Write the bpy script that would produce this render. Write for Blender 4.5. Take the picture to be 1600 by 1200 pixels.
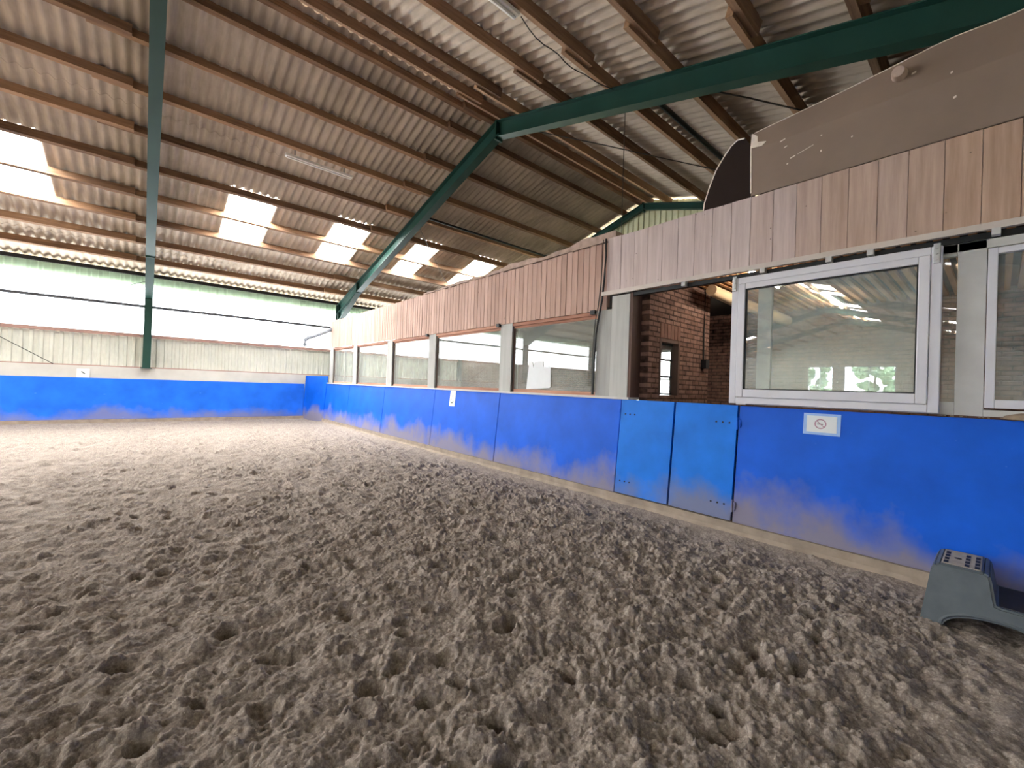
import bpy, bmesh, math, random
import numpy as np
from mathutils import Vector, Matrix

for o in list(bpy.data.objects):
    bpy.data.objects.remove(o, do_unlink=True)
SC = bpy.context.scene
COL = SC.collection
PI = math.pi

# ------------------------------------------------------------------ camera
EYE = Vector((0, 0, 1.6))
YAW, PITCH, ROLL, FPX = 0.712231, 0.006263, 0.034886, 658.99
cd = bpy.data.cameras.new('camera')
cam = bpy.data.objects.new('camera', cd)
COL.objects.link(cam)
fw = Vector((math.sin(YAW)*math.cos(PITCH), math.cos(YAW)*math.cos(PITCH), math.sin(PITCH)))
rt = Vector((math.cos(YAW), -math.sin(YAW), 0))
up = rt.cross(fw)
rt2 = rt*math.cos(ROLL) + up*math.sin(ROLL)
up2 = up*math.cos(ROLL) - rt*math.sin(ROLL)
cam.matrix_world = Matrix(((rt2.x, up2.x, -fw.x, EYE.x), (rt2.y, up2.y, -fw.y, EYE.y), (rt2.z, up2.z, -fw.z, EYE.z), (0, 0, 0, 1)))
cd.sensor_width = 36
cd.lens = 36*FPX/1600
cd.clip_start = 0.05
cd.clip_end = 400
SC.camera = cam

# ------------------------------------------------------------------ sky, exposure
W = bpy.data.worlds.new('overcast_sky')
SC.world = W
W.use_nodes = True
bg = W.node_tree.nodes['Background']
bg.inputs[0].default_value = (0.97, 0.985, 1.0, 1)
bg.inputs[1].default_value = 1.0
SC.view_settings.view_transform = 'Standard'
SC.view_settings.look = 'None'
SC.view_settings.gamma = 1
SC.view_settings.use_curve_mapping = False
SC.view_settings.exposure = 5.3
try:
    SC.cycles.max_bounces = 10
    SC.cycles.diffuse_bounces = 6
    SC.cycles.glossy_bounces = 4
    SC.cycles.transmission_bounces = 6
    SC.cycles.transparent_max_bounces = 12
    SC.cycles.use_denoising = True
except Exception:
    pass

# ------------------------------------------------------------------ materials
def srgb(r, g, b):
    f = lambda v: (v/255/12.92) if v/255 <= .04045 else ((v/255+.055)/1.055)**2.4
    return (f(r), f(g), f(b), 1)

class NT:
    def __init__(s, name):
        s.m = bpy.data.materials.new(name)
        s.m.use_nodes = True
        s.t = s.m.node_tree
        s.t.nodes.clear()
        s.out = s.n('ShaderNodeOutputMaterial')
    def n(s, typ, **kw):
        nd = s.t.nodes.new(typ)
        for k, v in kw.items():
            if k.startswith('i_'):
                key = k[2:]
                key = int(key) if key.isdigit() else key.replace('_', ' ')
                if isinstance(v, bpy.types.NodeSocket):
                    s.t.links.new(v, nd.inputs[key])
                else:
                    nd.inputs[key].default_value = v
            else:
                setattr(nd, k, v)
        return nd
    def pos(s):
        return s.n('ShaderNodeNewGeometry').outputs['Position']
    def obj(s):
        return s.n('ShaderNodeTexCoord').outputs['Object']
    def mapv(s, v, scale=(1, 1, 1), loc=(0, 0, 0), rot=(0, 0, 0)):
        return s.n('ShaderNodeMapping', i_Vector=v, i_Scale=scale, i_Location=loc, i_Rotation=rot).outputs[0]
    def noise(s, v, sc, det=4, rough=.55):
        return s.n('ShaderNodeTexNoise', i_Vector=v, i_Scale=sc, i_Detail=det, i_Roughness=rough).outputs[0]
    def ramp(s, f, stops):
        r = s.n('ShaderNodeValToRGB', i_Fac=f)
        e = r.color_ramp.elements
        while len(e) < len(stops):
            e.new(0.5)
        for k, (p, c) in enumerate(stops):
            e[k].position = p
            e[k].color = c if isinstance(c, tuple) else (c, c, c, 1)
        return r.outputs[0]
    def math(s, op, a, b=0.0, clamp=False):
        m = s.n('ShaderNodeMath', operation=op, use_clamp=clamp, i_0=a, i_1=b)
        return m.outputs[0]
    def mix(s, f, a, b, mode='MIX'):
        m = s.n('ShaderNodeMix', data_type='RGBA', blend_type=mode)
        for k, v in ((0, f), (6, a), (7, b)):
            if isinstance(v, bpy.types.NodeSocket):
                s.t.links.new(v, m.inputs[k])
            else:
                m.inputs[k].default_value = v
        return m.outputs[2]
    def bump(s, h, st=.3, d=.02):
        return s.n('ShaderNodeBump', i_Height=h, i_Strength=st, i_Distance=d).outputs[0]
    def sep(s, v):
        return s.n('ShaderNodeSeparateXYZ', i_0=v).outputs
    def rnd(s):
        return s.n('ShaderNodeAttribute', attribute_name='rnd').outputs['Fac']
    def bsdf(s, col, rough=.6, normal=None, metal=0.0, spec=.35):
        b = s.n('ShaderNodeBsdfPrincipled')
        for k, v in (('Base Color', col), ('Roughness', rough), ('Metallic', metal), ('Specular IOR Level', spec), ('Normal', normal)):
            if v is None:
                continue
            if isinstance(v, bpy.types.NodeSocket):
                s.t.links.new(v, b.inputs[k])
            else:
                b.inputs[k].default_value = v
        return b.outputs[0]
    def done(s, sh):
        s.t.links.new(sh, s.out.inputs[0])
        return s.m

def m_plain(name, rgb, rough=.55, metal=0.0, var=.12, sc=6.0, bump=.0):
    t = NT(name)
    p = t.obj()
    n = t.noise(p, sc, 5)
    c = srgb(*rgb)
    dark = tuple(v*(1-var) for v in c[:3]) + (1,)
    lite = tuple(min(1, v*(1+var)) for v in c[:3]) + (1,)
    col = t.ramp(n, [(.3, dark), (.7, lite)])
    nm = t.bump(t.noise(p, sc*12, 3), bump, .005) if bump else None
    return t.done(t.bsdf(col, rough, nm, metal))

def m_wood(name, a, b, axis, fine=26, rough=.75, knots=False, rv=.5):
    """timber whose grain runs along the axis; every board has its own tone"""
    t = NT(name)
    p = t.pos()
    sc = [1, 1, 1]
    sc[axis] = .06
    off = t.math('MULTIPLY', t.rnd(), 37.0)
    v = t.n('ShaderNodeVectorMath', operation='ADD', i_0=t.mapv(p, tuple(sc))).outputs[0]
    vm = v.node
    cx = t.n('ShaderNodeCombineXYZ', i_0=off, i_1=off, i_2=off).outputs[0]
    t.t.links.new(cx, vm.inputs[1])
    n = t.noise(v, fine, 6, .65)
    n2 = t.noise(p, 1.3, 3)
    f = t.math('ADD', t.math('MULTIPLY', n, .55), t.math('MULTIPLY', t.math('ADD', t.math('MULTIPLY', t.rnd(), rv), t.math('MULTIPLY', n2, 1-rv)), .5))
    col = t.ramp(f, [(.28, srgb(*a)), (.72, srgb(*b))])
    if knots:
        vo = t.n('ShaderNodeTexVoronoi', i_Vector=t.mapv(p, (0, 1.0, .55) if axis == 2 else (1, 1, 1)), i_Scale=5.5)
        k = t.ramp(vo.outputs['Distance'], [(.035, 1.0), (.085, 0.0)])
        sel = t.ramp(t.n('ShaderNodeSeparateXYZ', i_0=vo.outputs['Color']).outputs[0], [(.6, 0.0), (.62, 1.0)])
        col = t.mix(t.math('MULTIPLY', t.math('MULTIPLY', k, sel), .55), col, srgb(110, 80, 66))
    return t.done(t.bsdf(col, rough, t.bump(n, .25, .004)))

def m_sand():
    t = NT('arena_sand')
    p = t.pos()
    big = t.noise(p, .9, 4)
    mid = t.noise(p, 9, 6, .7)
    fin = t.noise(p, 70, 5, .7)
    base = t.ramp(mid, [(.25, srgb(88, 79, 74)), (.5, srgb(138, 127, 119)), (.75, srgb(172, 160, 149))])
    base = t.mix(t.math('MULTIPLY', big, .3), base, srgb(156, 144, 130))
    base = t.mix(.5, base, t.ramp(fin, [(.3, srgb(70, 61, 56)), (.52, srgb(150, 139, 130)), (.76, srgb(220, 211, 200))]))
    # paler wood chips and fibre crumbs in the footing
    vo = t.n('ShaderNodeTexVoronoi', i_Vector=t.mapv(p, (1, 1, 1)), i_Scale=55.0)
    crumb = t.ramp(vo.outputs['Distance'], [(.12, 1.0), (.22, 0.0)])
    pick = t.ramp(t.sep(vo.outputs['Color'])[0], [(.86, 0.0), (.88, 1.0)])
    base = t.mix(t.math('MULTIPLY', t.math('MULTIPLY', crumb, pick), .6), base, srgb(214, 204, 186))
    b1 = t.bump(t.noise(p, 60, 6, .75), .6, .014)
    nb = t.n('ShaderNodeBump', i_Height=t.noise(p, 160, 4, .7), i_Strength=.6, i_Distance=.005, i_Normal=b1).outputs[0]
    return t.done(t.bsdf(base, 1.0, nb, spec=.1))

def m_blue(name, rgb, dust=.8, seed=0.0, hue_dust=(138, 128, 122), reach=.55):
    t = NT(name)
    p = t.pos()
    pz = t.sep(p)[2]
    n = t.noise(t.mapv(p, (1, 1, 1), (seed, seed*2, 0)), 2.2, 5)
    c = srgb(*rgb)
    col = t.ramp(n, [(.3, tuple(v*.86 for v in c[:3])+(1,)), (.7, tuple(min(1, v*1.14) for v in c[:3])+(1,))])
    # sand splashed up the boards in cloudy patches
    patch = t.noise(t.mapv(p, (1, 1, .8), (seed, 0, 0)), 1.25, 5, .6)
    h = t.math('SUBTRACT', t.math('ADD', t.math('MULTIPLY', patch, 1.5), reach-.62), t.math('MULTIPLY', pz, 1.15))
    f = t.math('MULTIPLY', t.ramp(h, [(.0, 0.0), (.42, 1.0)]), dust)
    col = t.mix(f, col, srgb(*hue_dust))
    # chips and scuffs
    vo = t.n('ShaderNodeTexVoronoi', i_Vector=t.mapv(p, (.3, 1, 1.6)), i_Scale=7.0)
    ch = t.ramp(vo.outputs['Distance'], [(.03, 1.0), (.07, 0.0)])
    pk = t.ramp(t.sep(vo.outputs['Color'])[0], [(.8, 0.0), (.82, 1.0)])
    col = t.mix(t.math('MULTIPLY', t.math('MULTIPLY', ch, pk), .5), col, srgb(150, 195, 250))
    return t.done(t.bsdf(col, .5, t.bump(t.noise(p, 14, 4), .12, .004), spec=.2))

def m_sheet(name, a, b, trans=0.0, tcol=None, rough=.9, stain=True):
    t = NT(name)
    p = t.pos()
    n = t.noise(p, 1.1, 6, .6)
    n2 = t.noise(t.mapv(p, (3.2, .35, 1)), 5, 5, .6)
    col = t.ramp(t.math('ADD', t.math('MULTIPLY', n, .6), t.math('MULTIPLY', n2, .4)), [(.33, srgb(*a)), (.66, srgb(*b))])
    d = t.bsdf(col, rough, t.bump(t.noise(p, 60, 3), .15, .003), spec=.2)
    if trans > 0:
        tr = t.n('ShaderNodeBsdfTranslucent', i_Color=srgb(*(tcol or b))).outputs[0]
        d = t.n('ShaderNodeMixShader', i_0=trans, i_1=d, i_2=tr).outputs[0]
    return t.done(d)

def m_glass(name, ior=1.8, tint=(.93, .96, .95), dust_haze=.06, haze_col=(190, 190, 180)):
    t = NT(name)
    bk = t.n('ShaderNodeNewGeometry').outputs['Backfacing']      # same reflectance on both faces of the thin pane
    fr = t.n('ShaderNodeFresnel', i_IOR=t.math('ADD', t.math('MULTIPLY', bk, 1/ior-ior), ior)).outputs[0]
    tr = t.n('ShaderNodeBsdfTransparent', i_Color=tint+(1,)).outputs[0]
    gl = t.n('ShaderNodeBsdfGlossy', i_Color=(1, 1, 1, 1), i_Roughness=.0).outputs[0]
    g = t.n('ShaderNodeMixShader', i_0=fr, i_1=tr, i_2=gl).outputs[0]
    n = t.noise(t.obj(), 3.5, 6, .65)
    df = t.n('ShaderNodeBsdfDiffuse', i_Color=srgb(*haze_col)).outputs[0]
    f = t.math('MULTIPLY', t.ramp(n, [(.35, .35), (.75, 1.0)]), dust_haze)  # film is dust plus the hazy brightness of the reflections
    return t.done(t.n('ShaderNodeMixShader', i_0=f, i_1=g, i_2=df).outputs[0])

def m_brick(name, a, b, mortar, plane):
    t = NT(name)
    x, y, z = t.sep(t.pos())
    u = x if plane == 'xz' else y
    v = t.n('ShaderNodeCombineXYZ', i_0=u, i_1=z, i_2=0.0).outputs[0]
    wob = t.noise(t.mapv(t.pos(), (1, 1, 1)), 9, 3)
    br = t.n('ShaderNodeTexBrick', i_Vector=v, i_Color1=srgb(*a), i_Color2=srgb(*b), i_Mortar=srgb(*mortar), i_Scale=1.0)
    br.inputs['Mortar Size'].default_value = .013
    br.inputs['Mortar Smooth'].default_value = .3
    br.inputs['Brick Width'].default_value = .225
    br.inputs['Row Height'].default_value = .075
    br.offset = .5
    col = t.mix(.3, br.outputs[0], t.ramp(wob, [(.3, srgb(60, 40, 34)), (.7, srgb(160, 122, 105))]), 'MIX')
    hgt = t.math('SUBTRACT', 1.0, br.outputs['Fac'])
    nb = t.bump(hgt, .8, .012)
    return t.done(t.bsdf(col, .9, nb, spec=.2))

def m_foliage():
    t = NT('foliage_green')
    n = t.noise(t.obj(), 4, 5, .7)
    col = t.ramp(n, [(.3, srgb(70, 96, 70)), (.5, srgb(120, 146, 114)), (.7, srgb(180, 200, 172))])
    return t.done(t.bsdf(col, .8))

def m_lit(name, rgb, strength, streak=.12):
    # milky daylight sheet: glows with the overcast sky behind it
    t = NT(name)
    p = t.pos()
    n = t.noise(t.mapv(p, (1, 1, .12)), 3.0, 4)
    c = srgb(*rgb)
    col = t.ramp(n, [(.3, tuple(v*(1-streak) for v in c[:3])+(1,)), (.7, c)])
    e = t.n('ShaderNodeEmission', i_Strength=strength)
    t.t.links.new(col, e.inputs[0])
    d = t.bsdf((.8, .8, .8, 1), .5)
    return t.done(t.n('ShaderNodeAddShader', i_0=e.outputs[0], i_1=d).outputs[0])
M = {}
M['lit_far'] = m_lit('milky_window_strip', (246, 252, 255), .45)
M['sky_sheet'] = m_lit('translucent_skylight_sheet', (252, 252, 250), 2.0)
M['lit_tube'] = m_lit('glowing_lamp_tube', (255, 244, 226), 2.6, 0)
M['sand'] = m_sand()
M['blue'] = m_blue('blue_paint_wall', (6, 90, 208), .82, 0.0)
M['blue_far'] = m_blue('blue_paint_far', (30, 106, 222), .6, 4.0, reach=.5)
M['blue_gate'] = m_blue('lighter_blue_gate_paint', (8, 112, 214), .75, 9.0, (126, 120, 116), .45)
M['roof'] = m_sheet('fibre_cement_roof_sheet', (160, 147, 131), (200, 186, 168))
M['green_fascia'] = m_sheet('pale_green_fascia', (140, 160, 138), (154, 174, 150), .0, (205, 220, 200))
M['wall_sheet'] = m_sheet('pale_corrugated_wall_sheet', (186, 190, 180), (208, 210, 200), .0, (230, 232, 212))
M['gable_sheet'] = m_sheet('olive_cream_gable_sheet', (204, 206, 172), (222, 224, 192))
M['plaster'] = m_plain('white_painted_concrete', (194, 193, 186), .85, 0, .08, 2.5, .2)
M['kerb'] = m_plain('sandy_concrete_kerb', (150, 136, 122), .95, 0, .2, 5, .5)
M['concrete'] = m_plain('grey_concrete', (150, 148, 142), .9, 0, .15, 3, .3)
M['purlin'] = m_wood('brown_roof_timber', (74, 52, 38), (170, 134, 102), 0, 22, .85)
M['plank_narrow'] = m_wood('pinkish_narrow_boards', (156, 126, 113), (192, 162, 148), 2, 20, .8, True)
def m_wide():
    t = NT('weathered_dimmed_wide_boards')
    p = t.pos()
    off = t.math('MULTIPLY', t.rnd(), 37.0)
    cx = t.n('ShaderNodeCombineXYZ', i_0=off, i_1=off, i_2=off).outputs[0]
    v = t.n('ShaderNodeVectorMath', operation='ADD', i_0=t.mapv(p, (1, 1, .06))).outputs[0]
    t.t.links.new(cx, v.node.inputs[1])
    n = t.noise(v, 18, 6, .65)
    blot = t.noise(v, 3.5, 4)
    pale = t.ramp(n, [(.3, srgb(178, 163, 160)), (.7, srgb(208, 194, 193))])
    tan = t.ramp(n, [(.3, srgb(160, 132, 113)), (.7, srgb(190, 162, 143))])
    col = t.mix(t.math('ADD', t.math('MULTIPLY', t.rnd(), .8), t.math('MULTIPLY', blot, .3), True), pale, tan)  # tan stands for weathering and for the dimmer light at the right
    vo = t.n('ShaderNodeTexVoronoi', i_Vector=t.mapv(p, (0, 1, 1)), i_Scale=9.0)
    k = t.ramp(vo.outputs['Distance'], [(.05, 1.0), (.08, 0.0)])
    sel = t.ramp(t.sep(vo.outputs['Color'])[0], [(.55, 0.0), (.57, 1.0)])
    col = t.mix(t.math('MULTIPLY', t.math('MULTIPLY', k, sel), .7), col, srgb(84, 70, 64))
    return t.done(t.bsdf(col, .8, t.bump(n, .25, .004)))
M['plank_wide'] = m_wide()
M['post'] = m_wood('grey_timber_post', (146, 145, 141), (184, 185, 181), 2, 14, .85)
M['redwood'] = m_wood('reddish_window_timber', (132, 84, 66), (196, 146, 120), 1, 20, .7)
M['redwood_v'] = m_wood('reddish_jamb_timber', (64, 46, 40), (98, 74, 64), 2, 20, .7)
M['lath'] = m_wood('orange_ceiling_lath', (150, 96, 56), (222, 166, 112), 0, 20, .8)
M['log'] = m_wood('pale_log', (170, 140, 108), (222, 198, 164), 0, 10, .85)
M['green'] = m_plain('dark_green_steel', (26, 62, 54), .45, 0, .12, 2.0, .05)
M['darksteel'] = m_plain('black_steel', (22, 24, 26), .5, .2, .2, 3)
M['steel'] = m_plain('galvanised_steel', (168, 170, 172), .35, .7, .1, 9)
M['rail'] = m_plain('grey_rail', (84, 88, 96), .5, .1, .1, 3)
M['arm'] = m_plain('grey_painted_pipe', (124, 130, 140), .5, 0, .1, 3)
M['brownrail'] = m_plain('brown_capping_rail', (158, 128, 118), .7, 0, .15, 3)
M['pvc'] = m_plain('white_window_frame', (204, 204, 211), .35, 0, .04, 3)
M['whitewood'] = m_plain('white_painted_timber', (192, 192, 190), .7, 0, .1, 4, .2)
M['strip'] = m_plain('pale_sliding_rail', (196, 186, 178), .6, 0, .08, 4)
M['glass'] = m_glass('window_glass', 1.7, dust_haze=.22, haze_col=(205, 214, 214))
M['glass_dust_haze'] = m_glass('dusty_hazy_window_glass', 1.55, dust_haze=.24, haze_col=(214, 216, 208))
M['hood'] = m_plain('brown_painted_sheet', (134, 117, 104), .55, 0, .1, 1.5, .05)
M['hood_dark'] = m_plain('shaded_sheet_and_slab_brown', (34, 21, 16), .95, 0, .15, 2)  # shade of the curved end sheet painted in; the slab shares it
M['hood_chip'] = m_plain('chipped_pale_plaster', (226, 214, 202), .8, 0, .1, 20)
M['knob'] = m_plain('pale_brown_knob', (176, 156, 142), .7, 0, .15, 20)
M['tread_shadow'] = m_plain('shadow_dark_tread', (54, 52, 50), .8, 0, .15, 12)
M['brick'] = m_brick('red_brown_brick', (134, 106, 96), (96, 70, 62), (34, 25, 22), 'xz')
M['brick_y'] = m_brick('red_brown_brick_deep', (112, 76, 64), (84, 56, 48), (34, 25, 22), 'yz')
M['lintel'] = m_plain('brown_brick_edge', (116, 84, 72), .9, 0, .2, 12, .3)
M['black'] = m_plain('black_rubber', (20, 20, 22), .6, 0, .1, 5)
M['paper'] = m_plain('white_paper', (222, 226, 228), .7, 0, .03, 5)
M['print'] = m_plain('dark_printing', (84, 96, 92), .7, 0, .05, 5)
M['red_print'] = m_plain('faded_red_printing', (170, 130, 150), .7, 0, .05, 5)
M['film'] = m_plain('clear_laminate_film', (150, 186, 238), .25, 0, .06, 20)
M['plastic'] = m_plain('grey_stool_plastic', (84, 92, 97), .5, 0, .14, 9, .12)
M['tread'] = m_plain('dusty_tread_plastic', (164, 156, 142), .8, 0, .15, 14, .2)
M['lampwhite'] = m_plain('white_lamp_housing', (236, 234, 226), .4, 0, .03, 3)
M['cable'] = m_plain('black_cable', (30, 28, 28), .5, 0, .1, 4)
M['wire'] = m_plain('thin_grey_wire', (70, 66, 62), .5, .3, .1, 4)
M['dustcap'] = m_plain('dusty_top_board', (168, 146, 134), .95, 0, .25, 7, .8)
M['leaf'] = m_plain('dry_brown_leaf', (150, 132, 112), .8, 0, .2, 20, .3)
M['bounce_ground'] = m_plain('pale_bounce_ground', (205, 200, 188), .95, 0, .25, 1)
M['foliage'] = m_foliage()
M['bark'] = m_plain('tree_bark', (86, 74, 62), .9, 0, .2, 8, .5)
M['bluecream'] = m_plain('grey_render', (186, 184, 170), .9, 0, .08, 2, .2)

# ------------------------------------------------------------------ mesh helpers
RNG = random.Random(7)
class MB:
    """collects shapes and links them as one mesh object"""
    def __init__(s):
        s.v = []; s.f = []; s.r = []; s.mi = []
    def add(s, vs, fs, r=None, mi=0):
        k = len(s.v)
        s.v += [tuple(v) for v in vs]
        s.f += [tuple(i+k for i in f) for f in fs]
        r = RNG.random() if r is None else r
        s.r += [r]*len(fs)
        s.mi += [mi]*len(fs)
        return s
    def box(s, a, b, r=None, mi=0):
        x0, y0, z0 = a; x1, y1, z1 = b
        if x0 > x1: x0, x1 = x1, x0
        if y0 > y1: y0, y1 = y1, y0
        if z0 > z1: z0, z1 = z1, z0
        vs = [(x0,y0,z0),(x1,y0,z0),(x1,y1,z0),(x0,y1,z0),(x0,y0,z1),(x1,y0,z1),(x1,y1,z1),(x0,y1,z1)]
        return s.add(vs, [(0,3,2,1),(4,5,6,7),(0,1,5,4),(1,2,6,5),(2,3,7,6),(3,0,4,7)], r, mi)
    def prism(s, poly, fn, t0, t1, r=None, mi=0):
        """poly: 2-D outline; fn(u,v,t)->3-D; extruded from t0 to t1"""
        n = len(poly)
        vs = [fn(u, v, t0) for u, v in poly] + [fn(u, v, t1) for u, v in poly]
        fs = [tuple(range(n))[::-1], tuple(range(n, 2*n))] + [(i, (i+1) % n, n+(i+1) % n, n+i) for i in range(n)]
        return s.add(vs, fs, r, mi)
    def tube(s, pts, rad, seg=8, r=None, mi=0):
        pts = [Vector(p) for p in pts]
        rings = []
        for i, p in enumerate(pts):
            d = (pts[min(i+1, len(pts)-1)] - pts[max(i-1, 0)]).normalized()
            a = d.cross(Vector((0, 0, 1)))
            if a.length < 1e-3: a = d.cross(Vector((1, 0, 0)))
            a.normalize(); b = d.cross(a)
            rr = rad[i] if isinstance(rad, (list, tuple)) else rad
            rings.append([p + (a*math.cos(2*PI*k/seg) + b*math.sin(2*PI*k/seg))*rr for k in range(seg)])
        vs = [v for q in rings for v in q]
        fs = []
        for i in range(len(pts)-1):
            for k in range(seg):
                fs.append((i*seg+k, i*seg+(k+1) % seg, (i+1)*seg+(k+1) % seg, (i+1)*seg+k))
        fs.append(tuple(range(seg))[::-1])
        fs.append(tuple((len(pts)-1)*seg+k for k in range(seg)))
        return s.add(vs, fs, r, mi)
    def build(s, name, mat, parent=None, smooth=False, bevel=0.0):
        me = bpy.data.meshes.new(name)
        me.from_pydata(s.v, [], s.f)
        at = me.attributes.new('rnd', 'FLOAT', 'FACE')
        at.data.foreach_set('value', s.r)
        mats = mat if isinstance(mat, (list, tuple)) else [mat]
        for m in mats: me.materials.append(m)
        me.polygons.foreach_set('material_index', s.mi)
        bm = bmesh.new(); bm.from_mesh(me)
        bmesh.ops.recalc_face_normals(bm, faces=bm.faces)
        bm.to_mesh(me); bm.free()
        if smooth:
            me.polygons.foreach_set('use_smooth', [True]*len(me.polygons))
            try: me.set_sharp_from_angle(angle=math.radians(45))
            except Exception: pass
        o = bpy.data.objects.new(name, me)
        COL.objects.link(o)
        if parent is not None:
            o.parent = parent
            o.matrix_parent_inverse = Matrix.Translation(-parent.location)
        if bevel:
            md = o.modifiers.new('edge', 'BEVEL'); md.width = bevel; md.segments = 2; md.limit_method = 'ANGLE'
        return o

def tag(o, label, cat, group=None, kind=None):
    o['label'] = label; o['category'] = cat
    if group: o['group'] = group
    if kind: o['kind'] = kind
    return o
def struct(o):
    o['kind'] = 'structure'
    return o
def thing(name, label, cat, loc=(0, 0, 0), group=None):
    o = bpy.data.objects.new(name, None)
    o.empty_display_size = .2
    o.location = loc
    COL.objects.link(o)
    return tag(o, label, cat, group)

# ------------------------------------------------------------------ the building's measures
XR = 5.16                      # plane of the partition (right-hand wall)
XG = 12.2                      # gable wall behind the partition
XW = -36.0                     # far short end of the hall
YR, ZR = 7.67, 7.71            # ridge, underside of purlins
SL = .2835
BF = 18.18                     # far long wall
BN = 2*YR - BF                 # near long wall (behind the photographer)
ZE = ZR - SL*(BF-YR)
def zroof(y, off=0.0):
    return ZR - SL*abs(y-YR) + off
PH = .17                       # purlin height
RO = PH + .035                 # roof sheet centre above purlin underside

# ------------------------------------------------------------------ floor of riding sand
def perlin(x, y, seed):
    rs = np.random.RandomState(seed)
    perm = rs.permutation(256); perm = np.concatenate([perm, perm])
    ang = rs.rand(256)*2*np.pi
    gx, gy = np.cos(ang), np.sin(ang)
    xi = np.floor(x).astype(int); yi = np.floor(y).astype(int)
    xf = x-xi; yf = y-yi
    u = xf*xf*xf*(xf*(xf*6-15)+10); v = yf*yf*yf*(yf*(yf*6-15)+10)
    def g(ix, iy, dx, dy):
        h = perm[(perm[ix & 255] + iy) & 255]
        return gx[h]*dx + gy[h]*dy
    a = g(xi, yi, xf, yf); b = g(xi+1, yi, xf-1, yf)
    c = g(xi, yi+1, xf, yf-1); d = g(xi+1, yi+1, xf-1, yf-1)
    return (a*(1-u)+b*u)*(1-v) + (c*(1-u)+d*u)*v

def axis_lines(segs):
    out = [segs[0][0]]
    for a, b, s0, s1 in segs:
        p = a
        while p < b - 1e-6:
            s = s0 + (s1-s0)*(p-a)/(b-a)
            p = min(b, p+s)
            out.append(p)
    return np.array(out)

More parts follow.
